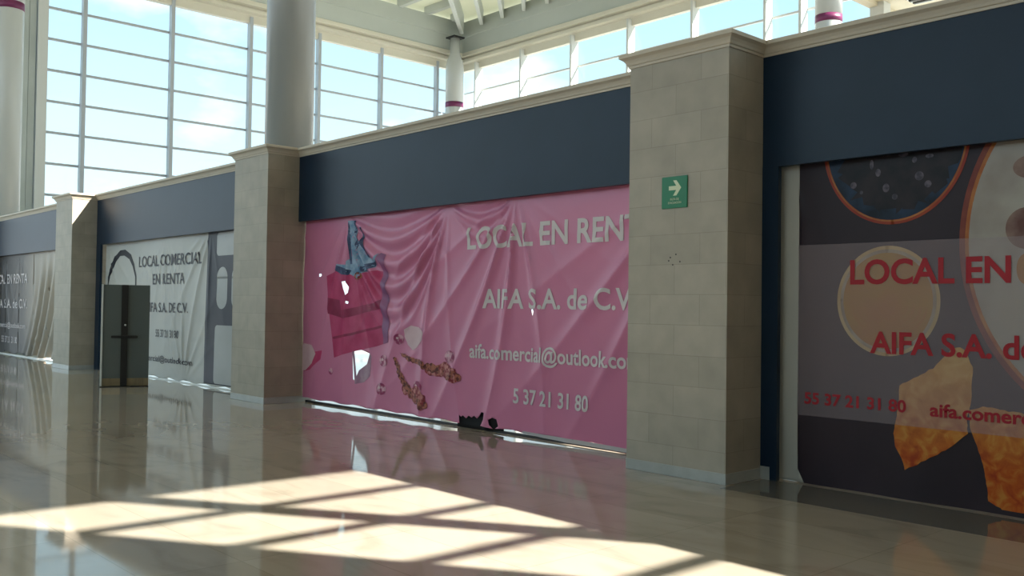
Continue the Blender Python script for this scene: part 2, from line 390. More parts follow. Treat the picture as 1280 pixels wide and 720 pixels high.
def drape(bm, fn, eps, sx=.04, sz=.06, y=YB):
    xs = [v.co.x for v in bm.verts]; zs = [v.co.z for v in bm.verts]
    x0, x1, z0, z1 = min(xs), max(xs), min(zs), max(zs)
    k = math.floor(x0/sx)+1
    while k*sx < x1:
        bmesh.ops.bisect_plane(bm, geom=bm.verts[:]+bm.edges[:]+bm.faces[:], plane_co=(k*sx, 0, 0), plane_no=(1, 0, 0)); k += 1
    k = math.floor(z0/sz)+1
    while k*sz < z1:
        bmesh.ops.bisect_plane(bm, geom=bm.verts[:]+bm.edges[:]+bm.faces[:], plane_co=(0, 0, k*sz), plane_no=(0, 0, 1)); k += 1
    for v in bm.verts: v.co.y = y - fn(v.co.x, v.co.z) - eps
def inside(p, lp):
    c = False; x, z = p
    for (x0, z0), (x1, z1) in zip(lp, lp[1:]+lp[:1]):
        if (z0 > z) != (z1 > z) and x < (x1-x0)*(z-z0)/(z1-z0)+x0: c = not c
    return c
def loops_mesh(loops):
    """flat filled outline with holes, in the x-z plane"""
    vs, ed = [], []
    for lp in loops:
        k = len(vs); vs += [Vector(p) for p in lp]; ed += [(k+i, k+(i+1) % len(lp)) for i in range(len(lp))]
    v2, e2, f2, *_ = delaunay_2d_cdt(vs, ed, [], 0, 1e-6)
    bm = new(); bv = [bm.verts.new((q.x, 0, q.y)) for q in v2]
    for f in f2:
        c = (sum(v2[i].x for i in f)/len(f), sum(v2[i].y for i in f)/len(f))
        if inside(c, loops[0]) and not any(inside(c, h) for h in loops[1:]): bm.faces.new([bv[i] for i in f])
    for v in [v for v in bm.verts if not v.link_faces]: bm.verts.remove(v)
    return bm
def poly_px(pts, y=YB): return [P(u, v, y) for u, v in pts]
def ellipse(cx, cz, rx, rz, n=48, a0=0, a1=2*math.pi):
    return [(cx+rx*math.cos(a0+(a1-a0)*i/n), cz+rz*math.sin(a0+(a1-a0)*i/n)) for i in range(n)]
def clipbox(bm, x0, x1, z0, z1):
    for co, no in (((x0, 0, 0), (-1, 0, 0)), ((x1, 0, 0), (1, 0, 0)), ((0, 0, z0), (0, 0, -1)), ((0, 0, z1), (0, 0, 1))):
        bmesh.ops.bisect_plane(bm, geom=bm.verts[:]+bm.edges[:]+bm.faces[:], plane_co=co, plane_no=no, clear_outer=True)
def text_bm(s, xl, xr, zb, cap, fit=None, bold=.018, clip=None):
    """lettering with left edge xl, baseline zb and capital height cap; fit = the leading letters that must end at xr"""
    def meshof(tx):
        cu = bpy.data.curves.new('lettering', 'FONT'); cu.body = tx; cu.size = 1; cu.offset = bold; cu.resolution_u = 4; cu.fill_mode = 'FRONT'
        o = bpy.data.objects.new('lettering_tmp', cu); C.objects.link(o)
        dg = bpy.context.evaluated_depsgraph_get(); me = bpy.data.meshes.new_from_object(o.evaluated_get(dg))
        bpy.data.objects.remove(o); bpy.data.curves.remove(cu); return me
    m1 = meshof(fit or s); x = [v.co.x for v in m1.vertices]; w0, w1 = min(x), max(x); bpy.data.meshes.remove(m1)
    mh = meshof('E'); ch = max(v.co.y for v in mh.vertices); bpy.data.meshes.remove(mh)
    m = meshof(s); bm = new(); bm.from_mesh(m); bpy.data.meshes.remove(m)
    bmesh.ops.remove_doubles(bm, verts=bm.verts[:], dist=.0005)
    for v in bm.verts:
        v.co = Vector((xl + (v.co.x-w0)/(w1-w0)*(xr-xl), 0, zb + v.co.y/ch*cap))
    if clip: clipbox(bm, *clip)
    return bm
def words(bm, cap):
    """split flat lettering into one mesh per word"""
    seen, isl = set(), []
    for f in bm.faces:
        if f in seen: continue
        st, grp = [f], []; seen.add(f)
        while st:
            q = st.pop(); grp.append(q)
            for v in q.verts:
                for g in v.link_faces:
                    if g not in seen: seen.add(g); st.append(g)
        xs = [v.co.x for q in grp for v in q.verts]; isl.append((min(xs), max(xs), grp))
    isl.sort(key=lambda t: t[0]); out_, end = [], None
    for a, b_, grp in isl:
        if end is None or a-end > .26*cap: out_.append([]); end = b_
        out_[-1] += grp; end = max(end, b_)
    res = []
    for grp in out_:
        nb = new(); mp_ = {}
        for f in grp:
            nb.faces.new([mp_.setdefault(v, None) or mp_.__setitem__(v, nb.verts.new(v.co)) or mp_[v] for v in f.verts])
        res.append(nb)
    bm.free(); return res
def lettering(root, bm, cap, m, fn, lay):
    for wbm in words(bm, cap): printed(root, 'lettering', wbm, m, fn, lay)
def sheet(root, name, loops, m, fn, sx=.04, sz=.05, y=YB):
    bm = loops_mesh(loops); drape(bm, fn, 0, sx, sz, y)
    o = obj(name, bm, m, root, True)
    so_ = o.modifiers.new('thickness', 'SOLIDIFY'); so_.thickness = .0015; so_.offset = 1 if False else 0
    return o
def printed(root, name, bm, m, fn, lay=1, label=None, sx=.025, sz=.03):
    drape(bm, fn, .003+.0018*lay, sx, sz)
    o = obj(name, bm, m, root, True)
    if label: o['label'] = label
    return o
def vinyl(name, c1, c2=None, rough=.38, scale=2, lo=.35, hi=.65, dist=0):
    return mottled(name, c1, c2 or c1, scale, rough, .22, lo, hi, dist=dist)

# --- pink banner
VP = mottled('pink_vinyl', (.66, .215, .36), (.60, .185, .32), .5, .30, .45)
LETW = vinyl('white_print', (.70, .62, .62), None, .4)
pk = thing('rental_banner', 'wrinkled pink vinyl banner with handbag print and white lettering, hung between two stone pillars', 'banner', (-9.9, YB, 0), 'rental banners closing the shop fronts')
XA = P(438, 275, YB)[0]; XB = P(562, 262, YB)[0]; XC_ = P(645, 250, YB)[0]
pinkf = total([ridgefan(XA, 3.0, .0, .6, 10, .08, 1.6, .4), ridgefan(XC_, 3.0, -.15, .75, 9, .10, 2.2, .0, .06),
               ridgefan(XB, 3.0, -.5, .4, 11, .09, 2.8, .5, -.05), swag((XA+XB)/2-.05, (XB-XA)/2+.1, 2.95, .035, .34, 1.9),
               ridgefan(-5.7, 3.1, -.55, .45, 10, .09, 2.4, 1.0, .05), ridgefan(-13.75, 3.2, .35, .25, 11, .03, 2.2, .3),
               swag((XB+XC_)/2, (XC_-XB)/2+.05, 2.95, .02, .22, .6),
               lambda x, z: .012*math.sin(1.9*x+.8*z)*math.sin(1.3*z)])
rng = random.Random(2)
bx0, bx1 = -13.42, -6.02
low = [(bx0 + (bx1-bx0)*i/40, .075 + .012*math.sin(i*1.7) - .02*(i/40)) for i in range(41)]
outer = low + [(bx1, 2.98)] + [(bx1-(bx1-bx0)*i/24, 2.98) for i in range(1, 24)] + [(bx0, 2.98)]
def hole(pts): return poly_px(pts)
holes = [hole([(427, 352), (434, 351), (437, 359), (436, 366), (433, 370), (429, 361)]),
         hole([(399.5, 342.5), (402, 342), (403.5, 344), (402, 346), (400, 346)]), hole([(434, 376), (436.5, 377), (436, 380), (433.8, 379)]),
         hole([(441, 438), (452, 437.5), (463, 442), (459, 455), (449, 463), (445, 476), (441.5, 474)]),
         hole([(664, 387), (666, 386), (667, 389), (665.5, 395), (664.6, 391)]),
         hole([(574.5, 518), (577, 521), (579, 519), (583, 523), (586, 519.5), (590, 522), (593, 519.5), (597, 523), (600, 520), (603, 515), (606.5, 516), (606, 524), (603, 531), (599, 534), (597, 539), (588, 537), (575, 536)]),
         hole([(612, 525), (617, 522), (622, 524), (623.5, 533), (618, 537), (613, 531)])]
sheet(pk, 'cloth', [outer]+holes, VP, pinkf, .025, .03)
BAGR = vinyl('crimson_print', (.45, .035, .12), (.56, .075, .19), .36, 3)
BAGD = vinyl('dark_crimson_print', (.26, .02, .07), (.36, .04, .11), .36, 4)
NAVYP = vinyl('navy_print', (.015, .03, .08), (.10, .13, .24), .4, 9)
BLUEP = vinyl('steel_blue_print', (.10, .22, .36), (.35, .45, .58), .4, 7)
ROSE = vinyl('pale_rose_print', (.66, .42, .46), (.74, .52, .54), .4, 4)
PEARL = mottled('pearl_print', (.34, .05, .13), (.74, .40, .48), 11, .4, .22, lo=.45, hi=.6)
GOLDP = mottled('gold_print', (.42, .14, .09), (.10, .02, .02), 22, .4, .22, lo=.45, hi=.58)
REDJ = mottled('jewel_print', (.24, .02, .03), (.60, .24, .22), 18, .4, .22, lo=.45, hi=.6)
def punch(loop): return loop
bagpts = [(409, 345), (423, 338), (440, 344), (470, 338), (480, 340), (482, 372), (485, 428), (470, 433), (440, 440), (419, 447), (415, 410), (411, 372)]
h0 = holes[0]; h2 = holes[2]
hb = [P(441, 438, YB), P(452, 437.5, YB)]
printed(pk, 'printed_handbag', loops_mesh([poly_px(bagpts), h0, h2]), BAGR, pinkf, 1, 'crimson handbag print')
printed(pk, 'printed_bag_flap', loops_mesh([poly_px([(411, 372), (425, 375), (427, 388), (470, 378), (482, 372), (483, 384), (430, 398), (412, 392)])]), BAGD, pinkf, 2, 'darker band across the handbag')
printed(pk, 'printed_bag_side', loops_mesh([poly_px([(472, 322), (476, 316), (482, 318), (484, 350), (486, 390), (485, 428), (479, 430), (477, 392), (478, 350), (476, 330)])]), vinyl('mauve_print', (.33, .10, .22), (.26, .13, .26), .4, 4), pinkf, 3, 'mauve edge of the handbag')
printed(pk, 'printed_bag_seam', loops_mesh([poly_px([(417, 421), (440, 416), (484, 405), (484, 408), (441, 419), (418, 424)])]), BAGD, pinkf, 2, 'dark seam low on the handbag')
printed(pk, 'printed_scarf', loops_mesh([poly_px([(436, 276), (446, 276), (449, 300), (456, 318), (466, 325), (474, 316), (468, 334), (458, 338), (447, 348), (437, 342), (428, 342), (421, 330), (432, 331), (441, 320)])]), BLUEP, pinkf, 3, 'blue and navy scarf knotted on the bag handle')
printed(pk, 'printed_scarf_tail', loops_mesh([poly_px([(421, 331), (430, 335), (440, 338), (437, 344), (427, 343), (420, 337)])]), NAVYP, pinkf, 4, 'dark scarf end')
printed(pk, 'printed_scarf_tail', loops_mesh([poly_px([(452, 333), (462, 329), (471, 326), (468, 333), (458, 339), (452, 340)])]), NAVYP, pinkf, 4, 'dark scarf end')
for pts in ([(436, 278), (438, 278), (439.5, 305), (441, 330), (438.5, 330), (437, 303)], [(452, 284), (454, 284), (455, 300), (462, 322), (459, 322), (453, 302)], [(444, 276), (446, 276), (449, 312), (446.5, 312)]):
    printed(pk, 'printed_scarf_stripe', loops_mesh([poly_px(pts)]), NAVYP, pinkf, 4, 'navy stripe of the scarf')
cx, cz = P(448, 345, YB); printed(pk, 'printed_bag_ring', loops_mesh([ellipse(cx, cz, .10, .06, 20), ellipse(cx, cz, .06, .035, 20)]), GOLDP, pinkf, 5, 'metal ring on the bag')
printed(pk, 'printed_rose_petal', loops_mesh([poly_px([(506, 412), (514, 407), (524, 409), (532, 416), (531, 425), (523, 434), (517, 438), (510, 431), (506, 421)])]), ROSE, pinkf, 1, 'pale rose petal print')
printed(pk, 'printed_rose_petal', loops_mesh([poly_px([(373, 436), (381, 429), (391, 431), (396, 442), (391, 454), (382, 463), (374, 462)])]), ROSE, pinkf, 2, 'pale rose petal print at the lower left')
printed(pk, 'printed_rose_shade', loops_mesh([poly_px([(391, 440), (404, 438), (402, 449), (388, 462), (380, 464), (384, 455)])]), vinyl('deep_rose_print', (.55, .06, .16)), pinkf, 1, 'deep rose shade beside the petal')
for u, v, r in ((500, 424, .075), (480, 451, .085), (478, 486, .085), (564, 446, .085), (523, 484, .085), (415, 464, .05), (521, 494, .06)):
    cx, cz = P(u, v, YB)
    pr = printed(pk, 'printed_pearl', loops_mesh([ellipse(cx, cz, r*1.3, r, 20)]), PEARL, pinkf, 2, 'small pink pearl print')
    g = loops_mesh([ellipse(cx-r*.35, cz+r*.2, r*.32, r*.24, 10)]); drape(g, pinkf, .003+.0018*3.2); o = obj('pearl_glint', g, ROSE, pr, True)
def beads(path, n, r0, r1, mats, name, label):
    bmA, pts = new(), poly_px(path)
    rg = random.Random(len(path)*7+n)
    segs = []
    for i in range(n):
        s = i/(n-1)*(len(pts)-1); k = min(int(s), len(pts)-2); f = s-k
        x = pts[k][0]*(1-f)+pts[k+1][0]*f; z = pts[k][1]*(1-f)+pts[k+1][1]*f
        r = r0+(r1-r0)*(i/(n-1))
        q = loops_mesh([ellipse(x+rg.uniform(-.5, .5)*r*1.6, z+rg.uniform(-.5, .5)*r, r*1.2, r*.9, 9, rg.random())])
        for v in q.verts: v.co.y = -i*1e-5
        me = bpy.data.meshes.new('tmp'); q.to_mesh(me); q.free(); bmA.from_mesh(me); bpy.data.meshes.remove(me)
    for v in bmA.verts: v.co.y = YB - pinkf(v.co.x, v.co.z) - .009 + v.co.y
    o = obj(name, bmA, mats, pk, True); o['label'] = label
beads([(503, 443), (516, 450), (532, 457), (548, 462), (571, 471)], 42, .025, .06, GOLDP, 'printed_necklace', 'gold chain print, upper strand')
beads([(536, 462), (548, 466), (556, 460), (566, 470)], 22, .05, .08, REDJ, 'printed_jewel_cluster', 'red jewel cluster on the upper strand')
beads([(494, 448), (499, 462), (504, 476), (514, 492), (530, 508)], 40, .025, .055, GOLDP, 'printed_necklace', 'gold chain print, lower strand')
beads([(506, 484), (514, 494), (520, 490), (526, 503)], 22, .05, .08, REDJ, 'printed_jewel_cluster', 'red jewel cluster on the lower strand')
for pts in ([(500, 441), (504, 442), (517, 449), (530, 456), (529, 458), (515, 452)], [(492, 447), (495, 448), (501, 464), (508, 478), (505, 479), (498, 466)]):
    printed(pk, 'printed_necklace_cord', loops_mesh([poly_px(pts)]), GOLDP, pinkf, 2, 'gold cord print')
lines = [('LOCAL EN RENTA', 'LOCAL EN REN', -9.33, -6.69, 2.305, .275), ('AIFA S.A. de C.V.', 'AIFA S.A. de C', -9.0, -6.86, 1.55, .235),
         ('aifa.comercial@outlook.com', 'aifa.comercial@outlook.c', -9.24, -6.76, .915, .175), ('5 37 21 31 80', None, -8.41, -7.17, .405, .175)]
for s, ft, xl, xr, zb, cap in lines:
    bm = text_bm(s, xl, xr, zb, cap, ft, .022, clip=(-14, bx1-.01, 0, 3)); lettering(pk, bm, cap, LETW, pinkf, 2)
HEM = vinyl('grey_hem', (.50, .47, .48), None, .45)
bm = loops_mesh([[(-8.25, .05), (-7.5, .025), (bx1, .012), (bx1, .052), (-7.4, .072), (-8.25, .078)]]); printed(pk, 'bottom_hem', bm, HEM, pinkf, 1, 'grey hem strip along the bottom')
bm = loops_mesh([poly_px([(441, 438), (443.5, 438), (446, 470), (449, 463), (459, 455), (463, 442), (465, 445), (463, 470), (455, 478), (444, 480)])]); printed(pk, 'torn_flap', bm, vinyl('torn_mauve_vinyl', (.36, .17, .26), (.5, .34, .42), .4, 5), pinkf, 1, 'loose flap hanging below the torn hole')
# black patch placed behind the two tears near the floor
BK = vinyl('black_patch', (.012, .011, .012), None, .7)
bm = loops_mesh([poly_px([(570, 512), (610, 512), (628, 518), (628, 539), (606, 538), (570, 533)])]); drape(bm, pinkf, -.03); o = obj('patch', bm, BK, pk, True); o['label'] = 'black patch seen through the tears'
o.modifiers.new('thickness', 'SOLIDIFY').thickness = .002
# black strip behind the hem, standing in for the shade of the floor gap
b = new(); box(b, bx0, bx1, YB+.05, YB+.09, .0, .03); obj('floor_strip', b, BLACK, pk)

# --- dark food banner
fd = thing('rental_banner', 'dark food banner with bowls, fried chicken and red lettering, at the right', 'banner', (-2.0, YB, 0), 'rental banners closing the shop fronts')
VD = vinyl('dark_plum_vinyl', (.028, .020, .026), (.040, .027, .036), .42, 1.2)
foodf = total([lambda x, z: .010*math.sin(2.1*x+.5*z)+.012*math.exp(-z/.45)*math.sin(7*x+.9), ridgefan(-4.7, 3.2, .15, .2, 16, .012, 3, .2),
               lambda x, z: .03*max(0, .5-z)*math.sin(3*x)])
fx0, fx1 = -4.59, 3.3
low = [(fx0 + (fx1-fx0)*i/60, -.003) for i in range(61)]
sheet(fd, 'cloth', [low + [(fx1, 2.98)] + [(fx1-(fx1-fx0)*i/30, 2.98) for i in range(1, 30)] + [(fx0, 2.98)]], VD, foodf, .06, .06)
bm = loops_mesh([[(-4.80, .0), (-4.52, -.0+.002), (-4.585, .12), (fx0+.005, .5), (fx0+.005, 2.91), (-4.80, 2.91), (-4.80, .4)]])
o = printed(fd, 'white_margin', bm, vinyl('white_margin_vinyl', (.47, .47, .43), None, .5), foodf, -1.2, 'plain white margin strip at the left edge')
o.modifiers.new('thickness', 'SOLIDIFY').thickness = .001
ZT = 2.97
def clipped(loops, x0=fx0+.02, x1=fx1, z0=.06, z1=ZT):
    bm = loops_mesh(loops); clipbox(bm, x0, x1, z0, z1); return bm
ORANGE = mottled('orange_rim_print', (.34, .09, .025), (.48, .20, .06), 5, .4, .22); RED = vinyl('red_rim_print', (.28, .035, .02), (.34, .06, .025), .4, 6)
BLUEB = mottled('blue_bowl_print', (.006, .010, .02), (.02, .045, .095), 4, .4, .22)
DARKB = mottled('olive_bowl_print', (.010, .009, .013), (.028, .020, .024), 6, .4, .22)
bc = (-3.70, 3.03)
def egg(rx, rz, n=72, c=bc): return ellipse(c[0], c[1], rx, rz, n)
printed(fd, 'printed_dark_bowl', clipped([egg(.645, .725), egg(.605, .685)]), RED, foodf, 1, 'red rim of the dark bowl')
printed(fd, 'printed_dark_bowl_rim', clipped([egg(.622, .702), egg(.608, .688)]), ORANGE, foodf, 2, 'orange inner rim of the dark bowl')
printed(fd, 'printed_dark_bowl_glaze', clipped([egg(.606, .686)]), BLUEB, foodf, 2, 'blue glaze inside the dark bowl')
printed(fd, 'printed_olives', clipped([[(x+.035*math.sin(3.1*i)+.03*math.sin(1.3*i+1), z+.03*math.sin(2.3*i)) for i, (x, z) in enumerate(egg(.55, .61, 72, (-3.67, 3.03)))]]), DARKB, foodf, 3, 'dark olives in the bowl')
GL = mottled('olive_glint_print', (.05, .042, .06), (.17, .14, .17), 20, .4, .22)
for u, v, a, bb in ((1067, 232, .035, .035), (1077, 241, .018, .02), (1098, 216, .028, .04), (1090, 206, .02, .05), (1108, 235, .035, .045), (1119, 246, .03, .03), (1150, 220, .045, .045), (1161, 230, .035, .035), (1144, 200, .025, .03), (1130, 193, .05, .025), (1163, 195, .04, .02)):
    x, z = P(u, v, YB); printed(fd, 'printed_olive_glint', clipped([ellipse(x, z, a*.85, bb*.85, 14)]), GL, foodf, 4)
pc = (-1.72, 2.12)
printed(fd, 'printed_plate_rim', clipped([ellipse(*pc, 1.425, 1.52, 110), ellipse(*pc, 1.375, 1.47, 110)]), vinyl('maroon_rim_print', (.17, .035, .03), (.24, .06, .035), .4, 5), foodf, 1, 'maroon outer rim of the plate')
printed(fd, 'printed_plate_rim', clipped([ellipse(*pc, 1.38, 1.475, 110), ellipse(*pc, 1.35, 1.445, 110)]), ORANGE, foodf, 2, 'orange inner rim of the plate')
printed(fd, 'printed_plate', clipped([ellipse(*pc, 1.352, 1.447, 110)]), mottled('pale_plate_print', (.40, .36, .31), (.25, .20, .17), 1.6, .4, lo=.45, hi=.75), foodf, 2, 'pale plate surface')
SAUCE = mottled('sauce_print', (.42, .24, .045), (.42, .19, .055), 2, .4, .22)
MEAT = mottled('meat_print', (.14, .06, .05), (.27, .18, .15), 5, .4, .22)
for u, v, a_, b_ in ((1290, 208, .13, .09), (1284, 285, .15, .16), (1310, 250, .16, .15)):
    x, z = P(u, v, YB); printed(fd, 'printed_meat', clipped([ellipse(x, z, a_, b_, 30)]), MEAT, foodf, 3, 'dark food on the plate')
x, z = P(1284, 336, YB); printed(fd, 'printed_meat', clipped([ellipse(x, z, .07, .12, 24)]), SAUCE, foodf, 3, 'golden food on the plate')
sc_ = (-3.75, 1.655)
BOWLC = mottled('cream_bowl_print', (.50, .33, .13), (.62, .47, .25), 2.5, .4, .22)
printed(fd, 'printed_sauce_bowl', clipped([ellipse(*sc_, .455, .47, 64), ellipse(*sc_, .395, .41, 64)]), BOWLC, foodf, 1, 'cream rim of the sauce bowl')
printed(fd, 'printed_sauce_bowl_edge', clipped([ellipse(*sc_, .425, .44, 64), ellipse(*sc_, .395, .41, 64)]), mottled('bowl_inner_print', (.30, .22, .14), (.45, .37, .26), 4, .4), foodf, 2, 'inner edge of the sauce bowl')
printed(fd, 'printed_sauce', clipped([ellipse(*sc_, .396, .411, 64)]), SAUCE, foodf, 2, 'golden sauce')
for k, r in enumerate((.10, .16, .22, .28, .33)):
    printed(fd, 'printed_sauce_ripple', clipped([ellipse(sc_[0]+.02, sc_[1]-.04, r, r*.8, 40, math.pi*1.0, math.pi*2)+ellipse(sc_[0]+.02, sc_[1]-.04, r-.012, r*.8-.012, 40, math.pi*2, math.pi*1.0)]), mottled('sauce_ripple_print', (.42, .20, .045), (.45, .19, .05), 3, .4, .22), foodf, 3, 'ripple in the sauce')
def crispy():
    m = mat('fried_crust_print', (.5, .2, .03), .45, .22); t, b_ = nodes(m)
    x = noise(t, 9, 8, dist=.8); c = t.nodes.new('ShaderNodeTexCoord'); s = t.nodes.new('ShaderNodeSeparateXYZ'); t.links.new(c.outputs['Object'], s.inputs[0])
    rr = t.nodes.new('ShaderNodeMapRange'); t.links.new(s.outputs[2], rr.inputs[0]); rr.inputs['From Min'].default_value = .35; rr.inputs['From Max'].default_value = 1.2
    a = ramp(t, x.outputs['Fac'], [(.35, (.36, .045, .01)), (.52, (.50, .10, .012)), (.68, (.58, .22, .04))])
    d = ramp(t, x.outputs['Fac'], [(.35, (.58, .30, .05)), (.65, (.68, .42, .10))])
    t.links.new(mix(t, a.outputs[0], d.outputs[0], fac=rr.outputs[0]), b_.inputs['Base Color']); return m
CR = crispy()
def rough_edge(pts, amp=1.5, seed=1):
    r = random.Random(seed); o = []
    for (a, b_), (c, d) in zip(pts, pts[1:]+pts[:1]):
        n_ = max(1, int(math.hypot(c-a, d-b_)/5))
        for i in range(n_): o.append((a+(c-a)*i/n_+r.uniform(-amp, amp)*.6, b_+(d-b_)*i/n_+r.uniform(-amp, amp)))
    return o
wing1 = [(1201, 434), (1208, 438), (1211, 447), (1217, 459), (1215, 480), (1215, 500), (1209, 522), (1210, 542), (1195, 554), (1177, 565), (1152, 578), (1132, 587), (1127, 573), (1119, 557), (1117, 542), (1120, 525), (1124, 495), (1124, 482), (1147, 471), (1167, 460), (1180, 447), (1192, 436)]
wing2 = [(1212, 512), (1230, 508), (1262, 514), (1330, 525), (1340, 640), (1300, 658), (1280, 648), (1258, 643), (1250, 635), (1235, 627), (1234, 610), (1229, 580), (1220, 552), (1213, 535)]
printed(fd, 'printed_chicken', clipped([poly_px(rough_edge(wing1, .9, 3))], z0=.04), CR, foodf, 3, 'fried chicken piece print, left')
printed(fd, 'printed_chicken', clipped([poly_px(rough_edge(wing2, .9, 5))], z0=.04), CR, foodf, 3, 'fried chicken piece print, right')
bm = loops_mesh([[(fx0+.004, .615), (fx1-.05, .60), (fx1-.05, 2.14), (fx0+.004, 2.16)]]); printed(fd, 'printed_pale_band', bm, FILM, foodf, 5, 'see-through pale band behind the lettering', .12, .12)
REDL = vinyl('red_print', (.38, .018, .028), (.42, .025, .035), .42, 2)
for s, ft, xl, xr, zb, cap in [('LOCAL EN RENTA', 'LOCAL EN', -4.08, -2.75, 1.805, .205), ('AIFA S.A. de C.V.', 'AIFA S.A. d', -3.895, -2.69, 1.212, .18),
                               ('55 37 21 31 80', None, -4.51, -3.575, .725, .10), ('aifa.comercial@outlook.com', 'aifa.comer', -3.375, -2.67, .715, .105)]:
    lettering(fd, text_bm(s, xl, xr, zb, cap, ft, .026), cap, REDL, foodf, 7)

# --- white banner
wh = thing('rental_banner', 'pale white banner with dark lettering and an arch print, behind the grey upright panel', 'banner', (-18.6, YB, 0), 'rental banners closing the shop fronts')
VW = vinyl('white_vinyl', (.52, .51, .48), (.58, .57, .54), .4, .6)
whf = total([ridgefan(-16.9, 3.05, -.5, .6, 9, .07, 1.4, .2), ridgefan(-18.9, 3.0, .0, .9, 8, .04, 1.1, .3), ridgefan(-22.4, 3.0, .5, .5, 9, .04, 1.4, .7),
             lambda x, z: ridgefan(-18.0, -.05, .0, .8, 9, .07, 1.0, .3)(x, -z-.1),
             lambda x, z: .02*math.sin(1.4*x+.9*z)])
wx0, wx1 = -22.36, -14.6
sheet(wh, 'cloth', [[(wx0+(wx1-wx0)*i/30, .03+.02*math.sin(i*1.9)) for i in range(31)] + [(wx1, 2.93)] + [(wx1-(wx1-wx0)*i/24, 2.93+.02*math.sin(i*2.2)) for i in range(1, 24)] + [(wx0, 2.93)]], VW, whf, .03, .04)
INK = vinyl('dark_grey_print', (.06, .058, .07), (.09, .085, .10), .45, 2); BLK = vinyl('black_print', (.022, .022, .03), None, .45)
SLATE = vinyl('slate_print', (.045, .048, .065), (.075, .075, .095), .42, .8)
LIGHT = vinyl('silver_print', (.44, .45, .45), (.52, .52, .52), .42, 1)
dk = [P(259, 295, YB)[0], -15.4]
printed(wh, 'printed_slate_panel', loops_mesh([[(-17.02, .06), (-14.7, .06), (-14.7, 2.9), (-17.02, 2.9)]]), SLATE, whf, 1, 'dark slate column at the right side')
def rrect(x0, x1, z0, z1, r, rx=None):
    rx = rx or r; o = []
    for cx, cz, a in ((x1-rx, z1-r, 0), (x0+rx, z1-r, 1), (x0+rx, z0+r, 2), (x1-rx, z0+r, 3)):
        for i in range(9):
            t = (a+i/8)*math.pi/2; o.append((cx+rx*math.cos(t), cz+r*math.sin(t)))
    return o
printed(wh, 'printed_capsule', loops_mesh([rrect(-16.60, -16.19, 1.46, 2.24, .2)]), LIGHT, whf, 2, 'light capsule shape')
printed(wh, 'printed_capsule', loops_mesh([rrect(-16.02, -15.6, 1.46, 2.24, .2)]), LIGHT, whf, 2, 'light capsule shape at the edge')
printed(wh, 'printed_light_block', loops_mesh([rrect(-16.62, -15.2, .08, 1.16, .08)]), LIGHT, whf, 2, 'light block, lower right')
printed(wh, 'printed_light_block', loops_mesh([rrect(-16.65, -15.2, 2.45, 2.88, .08)]), LIGHT, whf, 2, 'light block, upper right')
arch = [(135.8, 385), (136, 355), (138, 337), (143, 322), (150, 313), (156, 312), (163, 318), (167, 330), (169.5, 345), (170, 385),
        (168.5, 385), (168, 346), (165, 333), (161, 324), (155, 319.5), (150, 320), (145, 328), (141, 340), (138.5, 345), (137.3, 358), (137, 385)]
printed(wh, 'printed_arch', loops_mesh([poly_px(arch)]), BLK, whf, 1, 'black arch print')
for s, xl, xr, zb, cap in [('LOCAL COMERCIAL', -20.43, -17.21, 2.325, .225), ('EN RENTA', -19.64, -17.95, 1.945, .215), ('AIFA S.A. DE C.V.', -20.0, -17.79, 1.37, .195),
                           ('55 37 21 31 80', -19.45, -18.24, .86, .15), ('aifa.comercial@outlook.com', -20.7, -17.55, .35, .12)]:
    lettering(wh, text_bm(s, xl, xr, zb, cap, None, .008), cap, INK, whf, 4)
b = new(); box(b, wx0, wx1, YB-.03, YB+.0, .0, .02); obj('floor_strip', b, PANELEDGE, wh)

# --- far brown banner
fb = thing('rental_banner', 'distant banner fading from dark brown to beige with white lettering, at the far left', 'banner', (-28, YB, 0), 'rental banners closing the shop fronts')
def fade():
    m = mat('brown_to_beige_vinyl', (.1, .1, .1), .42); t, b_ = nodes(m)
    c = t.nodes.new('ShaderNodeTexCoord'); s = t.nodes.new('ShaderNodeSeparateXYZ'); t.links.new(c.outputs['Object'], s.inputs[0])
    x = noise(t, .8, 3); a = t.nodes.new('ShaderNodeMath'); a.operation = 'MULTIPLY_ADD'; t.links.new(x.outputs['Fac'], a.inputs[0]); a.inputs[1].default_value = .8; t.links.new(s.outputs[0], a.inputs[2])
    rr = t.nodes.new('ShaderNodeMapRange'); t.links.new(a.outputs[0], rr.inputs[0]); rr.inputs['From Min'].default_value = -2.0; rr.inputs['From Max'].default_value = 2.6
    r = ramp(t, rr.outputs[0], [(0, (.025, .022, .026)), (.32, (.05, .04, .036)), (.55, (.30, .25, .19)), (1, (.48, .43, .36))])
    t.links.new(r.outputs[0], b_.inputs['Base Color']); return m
def arc(x0, k, A, lam, lo, hi):
    def f(x, z):
        s = x - k*(2.9-z)**2*.09*-1 - x0
        if s < lo or s > hi: return 0
        return A*math.sin(2*math.pi*s/lam)*math.sin(math.pi*(s-lo)/(hi-lo))*min(1, (3-z)/1.2)
    return f
fbf = total([arc(-26.2, 1.6, .07, .55, -1.6, 1.9), ridgefan(-29, 3.05, -.2, .6, 8, .05, 1.2, .3), ridgefan(-31, 3.0, .2, .5, 9, .05, 2, .3),
             lambda x, z: ridgefan(-27.2, -.05, .0, .8, 9, .06, .8, .3)(x, -z-.1)])
qx0, qx1 = -32.0, -23.9
sheet(fb, 'cloth', [[(qx0+(qx1-qx0)*i/30, .06+.03*math.sin(i*1.3)) for i in range(31)] + [(qx1, 2.93)] + [(qx1-(qx1-qx0)*i/24, 2.93) for i in range(1, 24)] + [(qx0, 2.93)]], fade(), fbf, .05, .05)
